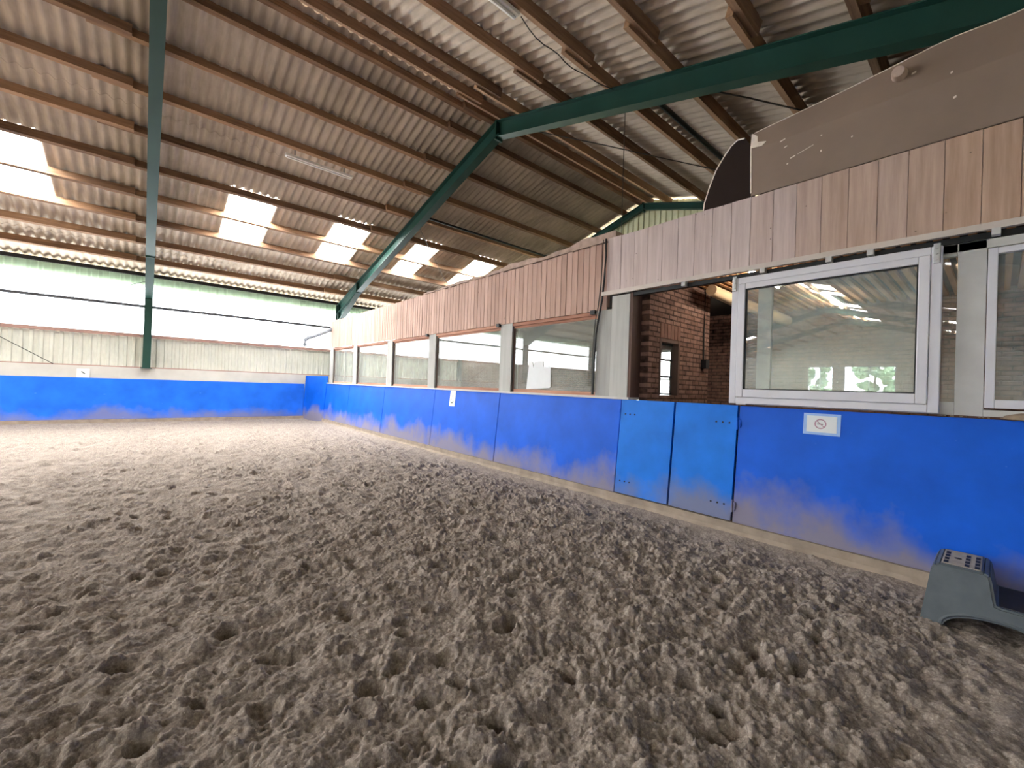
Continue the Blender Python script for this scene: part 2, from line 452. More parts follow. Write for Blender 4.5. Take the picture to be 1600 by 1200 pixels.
def build_floor():
    gx = axis_lines([(XW, -6, .7, .25), (-6, -3.2, .2, .05), (-3.2, -.6, .04, .012), (-.6, 5.1, .0095, .0095)])
    gy = axis_lines([(BN, -.6, .16, .04), (-.6, .4, .03, .009), (.4, 3.6, .0085, .0095), (3.6, 9, .0095, .025), (9, BF, .025, .05)])
    X, Y = np.meshgrid(gx, gy)
    w = perlin(X*.9, Y*.9, 1)
    Z = .022*perlin(X*1.1, Y*1.1, 2) + .030*perlin(X*2.6, Y*2.6, 3)
    wx = X + .05*perlin(X*5, Y*5, 8); wy = Y + .05*perlin(X*5+40, Y*5, 9)
    Z += .046*perlin(wx*5.5, wy*5.5, 4)
    md = np.clip(.75 + 1.6*perlin(X*1.7+5, Y*1.7, 31), .25, 1.5)       # churned and smoother patches
    Z += md*.046*(np.abs(perlin(wx*9, wy*9, 5))-.15)
    Z += md*.030*(np.abs(perlin(wx*19, wy*19, 6))-.15)
    Z += .012*perlin(wx*42, wy*42, 7) + .016*(np.abs(perlin(wx*36+9, wy*36, 27))-.15)
    Z += .006*perlin(wx*80, wy*80, 17)
    # clods and hoof prints
    rs = np.random.RandomState(11)
    def stamp(cx, cy, r, h, ex=1.0, an=0.0, crater=False, flat=False):
        i0, i1 = np.searchsorted(gx, [cx-1.5*r, cx+1.5*r]); j0, j1 = np.searchsorted(gy, [cy-1.5*r, cy+1.5*r])
        if i1-i0 < 2 or j1-j0 < 2: return
        dx = X[j0:j1, i0:i1]-cx; dy = Y[j0:j1, i0:i1]-cy
        a = (dx*math.cos(an)+dy*math.sin(an))/ex; b = -dx*math.sin(an)+dy*math.cos(an)
        d = np.sqrt(a*a+b*b)/r
        if flat:
            q = np.clip((1-d)*4.5, 0, 1)
            Z[j0:j1, i0:i1] += h*q*(1+.5*a/r)
        elif crater == 2:
            Z[j0:j1, i0:i1] -= h*np.clip((1-d)*2.2, 0, 1)
        elif crater:
            Z[j0:j1, i0:i1] += h*np.where(d < 1, -(1-d**2)*.9, 0) + h*.35*np.exp(-((d-1.05)/.18)**2)
        else:
            Z[j0:j1, i0:i1] += h*np.sqrt(np.clip(1-d*d, 0, 1))
    for _ in range(420):
        cx, cy = rs.uniform(-3.2, 4.7), rs.uniform(.2, 14)
        stamp(cx, cy, rs.uniform(.05, .085), rs.uniform(.025, .055), rs.uniform(.8, 1.2), rs.uniform(0, 3), True)
    for _ in range(110):                    # deep heel holes
        stamp(rs.uniform(-.8, 4.4), .7+7*rs.rand()**1.3, rs.uniform(.045, .075), rs.uniform(.09, .15), rs.uniform(.8, 1.3), rs.uniform(0, 3), 2)
    for _ in range(520):                    # flat casts thrown up by the hooves
        stamp(rs.uniform(-.8, 4.5), .7+6*rs.rand()**1.3, rs.uniform(.025, .065), rs.uniform(.013, .022), rs.uniform(.7, 1.5), rs.uniform(0, 3), flat=True)
    for _ in range(9000):                   # thin chips
        stamp(rs.uniform(-1.0, 4.9), .3+6*rs.rand()**1.4, rs.uniform(.010, .022), rs.uniform(.004, .008), rs.uniform(1.2, 2.6), rs.uniform(0, 3), flat=True)
    for _ in range(5200):
        cy = .2 + 7*rs.rand()**1.4
        cx = rs.uniform(-1.2, 4.9)
        r = rs.uniform(.009, .022) if rs.rand() < .9 else rs.uniform(.024, .05)
        stamp(cx, cy, r, r*rs.uniform(.3, .6) if r < .024 else r*.45, rs.uniform(.8, 1.5), rs.uniform(0, 3))
    # the track along the boards is flatter and banks up to the kerb
    k = np.clip((5.04-X)/.55, 0, 1); k = k*k*(3-2*k)
    k2 = np.clip((BF-.1-Y)/.8, 0, 1)
    Z *= (.22+.78*k)*(.3+.7*k2)
    Z += .06*(1-np.clip((5.04-X)/.35, 0, 1))**1.5 + .08*(1-np.clip((BF-.12-Y)/.7, 0, 1))
    Z -= .012
    ny, nx = X.shape
    co = np.stack([X, Y, Z], -1).reshape(-1, 3).astype(np.float32)
    idx = np.arange(nx*ny).reshape(ny, nx)
    q = np.stack([idx[:-1, :-1], idx[:-1, 1:], idx[1:, 1:], idx[1:, :-1]], -1).reshape(-1, 4).astype(np.int32)
    me = bpy.data.meshes.new('floor')
    me.vertices.add(len(co)); me.vertices.foreach_set('co', co.ravel())
    me.loops.add(q.size); me.loops.foreach_set('vertex_index', q.ravel())
    me.polygons.add(len(q)); me.polygons.foreach_set('loop_start', np.arange(0, q.size, 4, dtype=np.int32))
    try: me.polygons.foreach_set('loop_total', np.full(len(q), 4, dtype=np.int32))
    except Exception: pass
    me.update(calc_edges=True)
    me.polygons.foreach_set('use_smooth', np.ones(len(q), dtype=bool))
    me.materials.append(M['sand'])
    o = bpy.data.objects.new('floor', me); COL.objects.link(o)
    struct(o)
build_floor()
struct(MB().box((5.1, BN-.1, -.1), (XG+.2, BF+.1, .02)).build('floor', M['concrete']))
struct(MB().box((-80, -40, -.6), (60, 70, -.15)).build('ground_outside', M['bounce_ground']))  # unseen ground, made pale to bounce daylight up to the roof

# ------------------------------------------------------------------ roof sheets (waves run down the slope)
def wave_strip(mb, x0, x1, y0, y1, side, dz0=0.0, dz1=0.0, pitch=.19, amp=.031, n=8, thick=.007):
    """corrugated strip of one sheet row; y0 is the upper end. side=+1 far slope, -1 near slope"""
    m = max(2, int(round((x1-x0)/pitch*n)))
    xs = np.linspace(x0, x1, m+1)
    vs = []
    for (yy, dz) in ((y0, dz0), (y1, dz1)):
        Y = YR + side*yy
        zc = ZR - SL*yy + RO + dz
        for x in xs:
            vs.append((x, Y, zc + amp*math.cos(2*PI*x/pitch)))
    for (yy, dz) in ((y0, dz0), (y1, dz1)):
        Y = YR + side*yy
        zc = ZR - SL*yy + RO + dz + thick
        for x in xs:
            vs.append((x, Y, zc + amp*math.cos(2*PI*x/pitch)))
    k = m+1
    fs = []
    for i in range(m):
        fs.append((i, i+1, k+i+1, k+i))
        fs.append((2*k+i, 3*k+i, 3*k+i+1, 2*k+i+1))
        fs.append((i, 2*k+i, 2*k+i+1, i+1))
        fs.append((k+i, k+i+1, 3*k+i+1, 3*k+i))
    fs += [(0, k, 3*k, 2*k), (m, 2*k+m, 3*k+m, k+m)]
    mb.add(vs, fs, 0.5)

ROWS = [(.09, 1.85), (1.85, 3.6), (3.6, 5.2), (5.2, 7.4), (7.4, 9.1), (9.1, 10.85)]
PIT = .19
def snap(x): return round(x/PIT)*PIT
SKY_FAR = [(-13.5, -12.6), (-10.8, -9.9), (-8.1, -7.2), (-5.4, -4.5), (-2.74, -1.84), (1.6, 2.5), (4.15, 5.05), (6.8, 7.65), (9.3, 10.2)]
SKY_FAR = [(-33.0+5.4*i, -32.1+5.4*i) for i in range(4)] + SKY_FAR
SKY_NEAR = [(-31.0+2.2*i, -29.6+2.2*i) for i in range(8)]      # seen mirrored in the window glass
SKY_NEAR_FILL = [(-31.0+5.4*i, -30.1+5.4*i) for i in range(5)]  # unseen row, added to brighten the floor
def roof_side(side):
    mb = MB()
    holes_by_row = {3: SKY_FAR} if side > 0 else {0: SKY_NEAR, 3: SKY_NEAR_FILL}
    sky = []
    for r, (a, b) in enumerate(ROWS):
        holes = [(snap(p), snap(q)) for p, q in holes_by_row.get(r, [])]
        x = XW-.3
        edges = []
        for p, q in holes:
            edges.append((x, p)); x = q
        edges.append((x, XG+.35))
        e = .14
        for p, q in edges:
            if q-p > .05:
                wave_strip(mb, p, q, a, b+(e if r < 5 else .12), side, 0.0, .010)
        sky += [(p, q, a, b+e) for p, q in holes]
    o = struct(mb.build('ceiling', M['roof'], smooth=True))
    return sky
sky_f = roof_side(1)
sky_n = roof_side(-1)
def ordinal(k):
    return ['first', 'second', 'third', 'fourth', 'fifth', 'sixth', 'seventh', 'eighth', 'ninth', 'tenth', 'eleventh', 'twelfth', 'thirteenth', 'fourteenth'][k]
sk_labels = {}
vis = 0
for i, (p, q, a, b) in enumerate(sky_f):
    mb = MB(); wave_strip(mb, p-.09, q+.09, a-.02, b, 1, .010, .040, thick=.003)
    o = mb.build('skylight', M['sky_sheet'], smooth=True)
    if p < -3:
        lab = 'bright skylight in the far roof slope, %s from the west end' % ordinal(i)
    else:
        lab = ['large glowing white skylight left of the first green frame',
               'glowing white skylight just right of the left green frame, below the hanging lamp',
               'glowing white skylight directly left of the slanting green rafter',
               'glowing white skylight directly right of the slanting green rafter',
               'small glowing skylight cut off by the top of the pinkish boards'][vis]
        vis += 1
    tag(o, lab, 'skylight', 'skylights in the far roof slope')
for i, (p, q, a, b) in enumerate(sky_n):
    mb = MB(); wave_strip(mb, p-.09, q+.09, a-.02, b, -1, .010, .040, thick=.003)
    tag(mb.build('skylight', M['sky_sheet'], smooth=True), ('skylight by the near side of the ridge, %s from the west end' if b < 4 else 'added fill-light skylight low in the near roof slope, %s from the west end') % ordinal(i if b < 4 else i-len(SKY_NEAR)), 'skylight', 'skylights in the near roof slope')

# ridge capping
mb = MB()
mb.prism([(-.3, -.085), (0, .0), (.3, -.085), (.3, -.07), (0, .02), (-.3, -.07)], lambda u, v, t: (t, YR+u, ZR+RO+.055+v), XW-.3, XG+.35)
struct(mb.build('trim_1', M['roof']))

# ------------------------------------------------------------------ purlins, each length of timber its own object
PUR = [.15, .75, 1.85, 2.94, 4.04, 5.13, 6.23, 7.33, 8.42, 9.52]
PURN = [.2, .85, 2.05, 3.20, 4.35, 5.5, 6.6, 7.6, 8.6, 9.6]
FRX = [-.05, 5.95, 12.0]
FRW = [-30.05, -24.05, -18.05, -12.05, -6.05]
seg_names = ['toward the west end', 'left of the first green frame', 'between both large green frames', 'beyond the second green frame']
for side in (1, -1):
    arr = PUR if side > 0 else PURN
    for k, yy in enumerate(arr):
        lap = 4.7 + (.45 if (side < 0 and k > 4) else 0)
        if side > 0:
            cuts = [XW, -6.9, -.92, 5.05, XG]
        else:
            cuts = [XW, -6.9, -1.3, lap, XG]
        ang = math.atan(SL)
        for sgm in range(4):
            if k == 0 and side > 0 and sgm == 0: pass
            mb = MB()
            x0, x1 = cuts[sgm], cuts[sgm+1]
            if sgm < 3: x1 += .55
            # lapped timbers lie side by side and differ a little in depth
            sh = (-.046 if sgm % 2 else .046) * side
            wdt = .046
            hgt = PH if sgm % 2 == 0 else PH-.0
            drop = (0.0, .016, 0.0, .012)[sgm]
            def fn(u, v, t, yy=yy, sh=sh, side=side):
                y = yy*side + sh
                base = ZR - SL*abs(yy)
                ca, sa = math.cos(ang), math.sin(ang)
                return (t, YR + y + u*ca + v*sa*side, base + v*ca - u*sa*side + (0 if True else 0))
            mb.prism([(-wdt, -drop), (wdt, -drop), (wdt, hgt), (-wdt, hgt)], fn, x0+.006*(sgm % 2), x1)
            o = mb.build('purlin', M['purlin'])
            slope = 'far' if side > 0 else 'near'
            tag(o, 'brown purlin, %s roof slope, %s from ridge, %s' % (slope, ordinal(k), seg_names[sgm]), 'roof beam', 'timber purlins under the roof')

# eaves beams
for nm, yy, lab in (('eaves_beam', BF-.02, 'dark beam under the roof edge above the long far window opening'), ('eaves_beam', BN+.02, 'dark beam under the roof edge above the near long opening')):
    o = MB().box((XW, yy-.05, ZE+.02), (XG, yy+.05, ZE+.13)).build(nm, M['darksteel'])
    tag(o, lab, 'beam')

# ------------------------------------------------------------------ green steel frames
def ibeam(mb, p0, p1, up, dep, fl=.2, tf=.016, tw=.012):
    """I-section with its top face on the line p0-p1, web hanging down along -up"""
    p0, p1, up = Vector(p0), Vector(p1), Vector(up).normalized()
    sx = Vector((1, 0, 0))
    def bar(c0, c1, hw, u0, u1):
        vs = []
        for p in (p0, p1):
            for a, b in ((-hw, u0), (hw, u0), (hw, u1), (-hw, u1)):
                vs.append(p + sx*a - up*b)
        mb.add(vs, [(0,1,2,3), (7,6,5,4), (0,4,5,1), (1,5,6,2), (2,6,7,3), (3,7,4,0)])
    bar(0, 0, fl/2, 0, tf)
    bar(0, 0, fl/2, dep-tf, dep)
    bar(0, 0, tw/2, tf, dep-tf)
def frame(x, label, dep=.36, fl=.2, cols=True):
    root = thing('portal_frame', label, 'steel frame', (x, YR, 0), 'green steel portal frames')
    for side in (1, -1):
        nrm = Vector((0, SL*side, 1)).normalized()
        yE = YR + side*(BF-YR-.15)
        mb = MB()
        ibeam(mb, (x, YR, ZR-.022), (x, yE, zroof(yE)-.022), nrm, dep, fl)
        # haunch deepening towards the eaves
        yh = YR + side*(BF-YR-2.3)
        zt = lambda y: zroof(y) - dep*1.03
        hp = [(yh, zt(yh)), (yE, zt(yE)), (yE, zt(yE)-.42)]
        mb.prism(hp, lambda u, v, t: (t, u, v), x-.006, x+.006)
        a = Vector((x, yh, zt(yh))); b = Vector((x, yE, zt(yE)-.42))
        d = Vector((0, 0, .016))
        s2 = Vector((fl/2, 0, 0))
        mb.add([a-s2, a+s2, b+s2, b-s2, a-s2-d, a+s2-d, b+s2-d, b-s2-d], [(0,1,2,3), (7,6,5,4), (0,4,5,1), (1,5,6,2), (2,6,7,3), (3,7,4,0)])
        # splice plate
        ys = YR + side*(BF-YR-2.2)
        mb.box((x-fl/2-.005, ys-.012, zroof(ys)-dep-.06), (x+fl/2+.005, ys+.012, zroof(ys)-.02))
        mb.build('rafter', M['green'], root)
        if cols:
            mc = MB()
            yc = YR + side*(BF-YR-.12)
            z0 = 1.79
            zt2 = zroof(yc)-.02
            mc.box((x-fl/2, yc-.14, z0), (x+fl/2, yc-.124, zt2))
            mc.box((x-fl/2, yc+.104, z0), (x+fl/2, yc+.12, zt2))
            mc.box((x-.006, yc-.124, z0), (x+.006, yc+.104, zt2))
            mc.box((x-.14, yc-.17, z0-.015), (x+.14, yc+.13, z0+.012))
            mc.build('column', M['green'], root)
    # apex plates
    mp = MB()
    for s_ in (-1, 1):
        mp.box((x-fl/2, YR+s_*.012-.011, ZR-dep-.10), (x+fl/2, YR+s_*.012+.011, ZR-.01))
    mp.build('apex_plate', M['green'], root)
    return root
frame(FRX[0], 'green steel frame rising left of centre, its post crossing the bright far window')
frame(FRX[1], 'green steel frame with ridge joint at top centre, rafter running over the boards', cols=True)
frame(FRX[2], 'dark green frame at the ribbed gable end, mostly hidden by boards', dep=.2, fl=.14)
for i, xx in enumerate(FRW):
    frame(xx, 'green steel frame in the west part of the hall, %s from the west end' % ordinal(i))

# ------------------------------------------------------------------ long walls: plinth, ribbed sheets, open window strip
def ribbed(mb, x0, x1, y, z0, z1, out, pitch=.2, depth=.035, along='x'):
    """trapezoid ribbed sheet; ribs vertical"""
    prof = [(0, 0), (.3, 0), (.4, 1), (.9, 1), (1.0, 0)]
    pts = []
    n = int((x1-x0)/pitch)
    for i in range(n+1):
        for u, w in prof[:-1]:
            xx = x0+(i+u)*pitch
            if xx <= x1: pts.append((xx, w*depth*out))
    pts.append((x1, 0))
    vs = []
    for z in (z0, z1):
        for u, w in pts:
            vs.append((u, y+w, z) if along == 'x' else (y+w, u, z))
    k = len(pts)
    mb.add(vs, [(i, i+1, k+i+1, k+i) for i in range(k-1)], .5)
for nm, Y, o_ in (('wall_far', BF, 1), ('wall_near', BN, -1)):
    x1 = XG
    struct(MB().box((XW, Y+o_*-.035, -.1), (x1, Y+o_*.22, 1.785)).build(nm, M['plaster']))
    mb = MB(); ribbed(mb, XW, x1, Y+o_*.04, 1.80, 2.79 if nm == 'wall_far' else 4.86, o_)
    struct(mb.build(nm, M['wall_sheet'] if nm == 'wall_far' else M['gable_sheet']))
    if nm == 'wall_near':
        continue
    mb = MB(); ribbed(mb, XW, x1, Y+o_*.18, 4.40, 4.86, o_, .25, .02)
    struct(mb.build(nm, M['green_fascia']))
nf = 11
for Y, o_, z0, z1, mt in ((BF, 1, 2.80, 4.42, 'lit_far'),):
    bx_ = [XW] + FRW + FRX + [XG]
    for a, b in zip(bx_[:-1], bx_[1:]):
        if b-a < .3: continue
        mb = MB(); ribbed(mb, a+.002, b-.002, Y+o_*.10, z0, z1, o_, 1.0, .012)
        struct(mb.build('window_%d' % nf, M[mt])); nf += 1
for Y, o_, w in ((BF, 1, 'far'),):
    xs = [XW] + FRW + FRX
    for k, (z, rad, mt, nm, lab, cat) in enumerate([
        (2.83, .05, 'brownrail', 'capping_rail', 'brown capping rail along the top of the ribbed sheets under the %s opening', 'rail'),
        (3.78, .042, 'rail', 'window_rail', 'thin grey rail running across the middle of the bright %s opening', 'rail'),
        (1.80, .018, 'brownrail', 'sill_rail', 'thin brownish rail at the foot of the ribbed sheets on the %s wall', 'rail')]):
        mb = MB().box((XW, Y+o_*.0-rad*.8, z-rad), (XG, Y+o_*.0+rad*.8+.02, z+rad))
        tag(mb.build(nm, M[mt]), lab % w, cat)

# bracing rod in the far wall (crossing the first bay)
tag(MB().tube([(-6, BF-.09, 4.6), (-3.14, BF-.09, 2.5), (-2.1, BF-.09, 1.80)], .010, 6).build('bracing_rod', M['darksteel']), 'thin dark bracing rod slanting down across the ribbed sheets at far left', 'rod')
tag(MB().tube([(-6, BF-.09, 1.80), (-.1, BF-.09, 4.6)], .008, 6).build('bracing_rod', M['darksteel']), 'thin bracing rod rising to the right across the bright far opening', 'rod')

# far kickboard with kerb
mb = MB().prism([(BF-.13, .16), (BF-.10, .16), (BF-.045, 1.42), (BF-.075, 1.42)], lambda u, v, t: (t, u, v), XW+.1, 4.72)
tag(mb.build('kickboard', M['blue_far']), 'long blue kickboard along the far wall with sand dust along its foot', 'board')
struct(MB().box((XW+.1, BF-.20, -.05), (4.8, BF-.05, .155)).build('kerb', M['kerb']))
mb = MB().prism([(BN+.13, .16), (BN+.10, .16), (BN+.045, 1.42), (BN+.075, 1.42)], lambda u, v, t: (t, u, v), XW+.1, 5.0)
tag(mb.build('kickboard', M['blue_far']), 'long blue kickboard on the near long wall behind the viewpoint', 'board')
# white card with a letter on the far ledge
t = thing('letter_card', 'small white card with a dark slanting stroke on the ledge above the far blue board', 'sign', (-1.48, BF-.08, 1.43))
MB().box((-1.62, BF-.085, 1.425), (-1.34, BF-.079, 1.69)).build('card', M['paper'], t)
MB().add([(-1.53, BF-.087, 1.60), (-1.51, BF-.087, 1.62), (-1.43, BF-.087, 1.545), (-1.45, BF-.087, 1.525)], [(0, 1, 2, 3)]).build('stroke', M['print'], t)

# ------------------------------------------------------------------ west end wall with its windows (mirrored in the glass)
wins = [(5.6, 9.0, 1.95, 4.4), (9.8, 11.7, 1.95, 4.4)]
mb = MB()
def wall_yz(mb, x0, x1, y0, y1, z0, z1, holes):
    ys = sorted({y0, y1} | {h[0] for h in holes} | {h[1] for h in holes})
    for a, b in zip(ys[:-1], ys[1:]):
        hs = [h for h in holes if h[0] <= a+1e-6 and h[1] >= b-1e-6]
        z = z0
        for h in sorted(hs, key=lambda q: q[2]):
            mb.box((x0, a, z), (x1, b, h[2]), .5); z = h[3]
        mb.box((x0, a, z), (x1, b, z1), .5)
wall_yz(mb, XW-.2, XW, BN, BF, -.1, 4.85, wins)
mb.prism([(BN, 4.85), (BF, 4.85), (YR, ZR+.2)], lambda u, v, t: (t, u, v), XW-.2, XW)
struct(mb.build('wall_left', M['bluecream']))
for i, (a, b, z0, z1) in enumerate(wins):
    f = MB()
    for y in (a, b-.06, (a+b)/2-.03):
        f.box((XW-.12, y, z0), (XW-.06, y+.06, z1))
    f.box((XW-.12, a, z0), (XW-.06, b, z0+.06)); f.box((XW-.12, a, z1-.06), (XW-.06, b, z1))
    fo = struct(f.build('window_%d' % (i+1), M['pvc']))
    MB().box((XW-.095, a+.06, z0+.06), (XW-.088, b-.06, z1-.06)).build('pane', M['glass'], fo)
# trees outside the west windows
def tree(x, y, h, r, lab, seed):
    root = thing('tree', lab, 'tree', (x, y, -.15), 'trees outside the west windows')
    MB().tube([(x, y, -.15), (x+.1, y+.1, h*.4), (x, y, h*.7)], [.22, .16, .08], 8).build('trunk', M['bark'], root)
    rs = random.Random(seed)
    bm = bmesh.new()
    for _ in range(26):
        m = Matrix.Translation((x+rs.uniform(-r, r)*.7, y+rs.uniform(-r, r), h*rs.uniform(.25, 1.0))) 
        bmesh.ops.create_icosphere(bm, subdivisions=2, radius=r*rs.uniform(.25, .5), matrix=m)
    for v in bm.verts:
        v.co += Vector((rs.uniform(-1, 1), rs.uniform(-1, 1), rs.uniform(-1, 1)))*.14
    me = bpy.data.meshes.new('crown'); bm.to_mesh(me); bm.free(); me.materials.append(M['foliage'])
    o = bpy.data.objects.new('crown', me); COL.objects.link(o); o.parent = root; o.matrix_parent_inverse = Matrix.Translation(-root.location)
for i, (x, y, h, r) in enumerate([(-40, 4.2, 5.2, 1.2), (-45, 8.2, 6.0, 1.3), (-41, 12.2, 4.6, 1.0)]):
    tree(x, y, h, r, ['leafy green tree outside the wider west window, mirrored in the glass', 'taller leafy tree between the two west windows outside', 'small leafy tree outside the narrower west window'][i], i+3)

# ------------------------------------------------------------------ gable wall behind the gallery
gw = [(6.2, 8.6, 1.1, 2.9)]
mb = MB(); ribbed(mb, 2.0, 16.5, XG+.0, 3.4, 7.7, 1, .2, .035, 'y')
# cut the ribbed sheet to the roof line
for i, v in enumerate(mb.v):
    if v[2] > 5: mb.v[i] = (v[0], v[1], min(8.2, zroof(v[1], .16)))
struct(mb.build('wall_gable', M['gable_sheet']))
mb = MB(); wall_yz(mb, XG, XG+.2, BN, BF, -.1, 3.45, gw)
struct(mb.build('wall_gable', M['brick_y']))
f = MB()
for y in (6.2, 7.37, 8.54): f.box((XG+.05, y, 1.1), (XG+.12, y+.06, 2.9))
for z in (1.1, 1.97, 2.84): f.box((XG+.05, 6.2, z), (XG+.12, 8.6, z+.06))
fo = struct(f.build('window_3', M['pvc']))
MB().box((XG+.085, 6.26, 1.16), (XG+.09, 8.54, 2.84)).build('pane', M['glass'], fo)
for a, b in ((BN, 2.0), (16.5, BF)):
    mb = MB().prism([(a, 3.45), (b, 3.45), (b, zroof(b, .15)), (a, zroof(a, .15))], lambda u, v, t: (t, u, v), XG, XG+.04)
    struct(mb.build('wall_gable', M['gable_sheet']))

# ------------------------------------------------------------------ partition: kickboards
def slantboard(mb, y0, y1, z0=.16, z1=1.47, off=0.0, th=.035, r=None):
    def px(z): return 5.04 + (z-.16)/(1.488-.16)*.12 + off
    mb.prism([(px(z0), z0), (px(z1), z1), (px(z1)+th, z1), (px(z0)+th, z0)], lambda u, v, t: (u, t, v), y0, y1, r)
KB = [(BN+.1, 1.955, 'blue kickboard under the white sliding window, with a laminated sign'),
      (3.555, 6.305, 'blue kickboard left of the double gate, below the glass with the white paper'),
      (6.315, 8.73, 'blue kickboard with the letter C card on its upper edge'),
      (8.74, 11.52, 'blue kickboard second to the left of the letter card'),
      (11.53, 14.30, 'narrow-looking blue kickboard below the second window from the corner'),
      (14.31, 16.70, 'pale blue kickboard nearest the taller corner board')]
for a, b, lab in KB:
    mb = MB(); slantboard(mb, a+.004, b-.004)
    o = mb.build('kickboard', M['blue']); tag(o, lab, 'board', 'kickboards of the right wall')
# corner board, taller and set at an angle
mb = MB()
def cornerfn(u, v, t):
    p = Vector((5.16, 16.72, 0)).lerp(Vector((4.74, 18.02, 0)), u)
    return (p.x - .12*(1-(v-.16)/1.6)*(1-u*.5) + t, p.y, v)
mb.prism([(0, .03), (1, .03), (1, 1.75), (0, 1.75)], cornerfn, 0, .035)
tag(mb.build('corner_board', M['blue']), 'taller blue board set at an angle in the far right corner', 'board')
struct(MB().box((5.02, BN+.1, -.05), (5.32, 16.75, .155)).build('kerb', M['kerb']))
# pale stripes where sand was swept off the kerb
mb = MB()
mb.prism([(4.985, .0), (5.03, .10), (5.04, .0)], lambda u, v, t: (u, t, v), BN+.2, 16.6)
struct(mb.build('kerb_foot', M['kerb']))

# double gate
def gate_leaf(y0, y1, hinge, lab):
    t = thing('gate_leaf', lab, 'gate', (5.1, (y0+y1)/2, .16), 'double gate leaves in the right wall')
    mb = MB(); slantboard(mb, y0+.010, y1-.010, .17, 1.475, -.012, .05)
    mb.build('panel', M['blue_gate'], t, bevel=.004)
    for z in (1.27, .34):
        h = MB()
        s = 1 if hinge == 'left' else -1
        yh = y1 if hinge == 'left' else y0
        px = 5.04 + (z-.16)/1.328*.12 - .012
        h.tube([(px-.008, yh, z-.07), (px-.008, yh, z+.07)], .011, 8)
        h.box((px-.007, yh, z-.045), (px+.004, yh+.03*s, z+.045))
        hg = h.build('hinge', M['blue'], t)
        for k in range(3):
            yy = yh - s*(.09 + .075*k)
            MB().tube([(px-.004, yy, z), (px+.01, yy, z)], .011, 8).build('bolt', M['darksteel'], hg)
    return t
gate_leaf(2.735, 3.55, 'left', 'brighter blue left leaf of the double gate with a scuffed pale lower edge')
gate_leaf(1.96, 2.73, 'right', 'brighter blue right leaf of the double gate with a brown dust patch')
for y in (3.552, 1.957):
    pass

# timber ledge on top of the kickboards
mb = MB().box((5.13, 3.425, 1.472), (5.42, 16.70, 1.505))
tag(mb.build('ledge_board', M['whitewood']), 'pale timber ledge on top of the kickboards below the row of windows', 'ledge')

# posts between the windows
posts = [(16.24, 16.58, 'pale timber post at the far end of the window row'),
         (13.88, 14.20, 'pale timber post between the first and second window from the corner'),
         (11.22, 11.56, 'pale timber post between the second and third window from the corner'),
         (8.86, 9.18, 'grey timber post left of the window above the letter card'),
         (6.06, 6.40, 'grey timber post right of the window above the letter card')]
for a, b, lab in posts:
    mb = MB().box((5.19, a, 1.505), (5.215, b, 2.80)); mb.box((5.215, a+.05, 1.505), (5.42, b-.05, 2.80))
    tag(mb.build('timber_post', M['post']), lab, 'post', 'timber posts of the window row')
mb = MB().box((5.165, 3.78, 1.506), (5.20, 4.04, 2.80)); 
tag(mb.build('timber_post', M['post']), 'wide grey plank left of its twin beside the brick room opening', 'post')
mb = MB().box((5.16, 3.47, 1.506), (5.20, 3.775, 2.985))
mb.box((5.20, 3.47, 1.506), (5.40, 4.02, 2.80))
tag(mb.build('timber_post', M['post']), 'taller wide grey plank edging the opening to the brick room', 'post')
tag(MB().box((5.165, 3.425, 1.506), (5.40, 3.468, 3.0)).build('jamb_board', M['redwood_v']), 'dark brown jamb board between grey plank and brick room', 'jamb')

# windows between the posts
gaps = [(4.04, 6.06), (6.40, 8.86), (9.18, 11.22), (11.56, 13.88), (14.20, 16.24)]
wl = ['nearest fixed window of the row']
for i, (a, b) in enumerate(gaps):
    root = bpy.data.objects.new('window_%d' % (i+4), None); root.location = (5.27, (a+b)/2, 1.5); COL.objects.link(root); struct(root)
    f = MB()
    f.box((5.24, a, 2.70), (5.30, b, 2.765)); f.box((5.20, a, 2.745), (5.24, b, 2.80))
    f.build('head', M['redwood'], root)
    f = MB().box((5.235, a+.05, 1.505), (5.30, b-.05, 1.56)); f.build('sill', M['redwood'], root)
    for y0, y1 in ((a, a+.05), (b-.05, b)):
        MB().box((5.235, y0, 1.505), (5.30, y1, 2.70)).build('jamb', M['redwood_v'], root)
    if i == 4:
        MB().box((5.24, 15.12, 1.56), (5.30, 15.18, 2.70)).build('mullion', M['post'], root)
    MB().box((5.242, a+.05, 1.56), (5.248, b-.05, 2.70)).build('pane', M['glass_dust_haze'], root)

# torn white paper on the nearest pane
mb = MB()
ol = [(5.66, 1.565), (5.08, 1.60), (5.05, 1.62), (5.06, 1.96), (5.12, 1.965), (5.20, 1.955), (5.24, 1.97), (5.24, 2.065), (5.30, 2.07), (5.38, 2.06), (5.46, 2.05), (5.49, 1.94), (5.52, 2.06), (5.60, 2.07), (5.62, 1.9)]
mb.prism(ol, lambda u, v, t: (t, u, v), 5.232, 5.236)
tag(mb.build('paper_sheet', M['paper']), 'torn bright white paper sheet taped to the lower left of the nearest fixed window', 'paper')

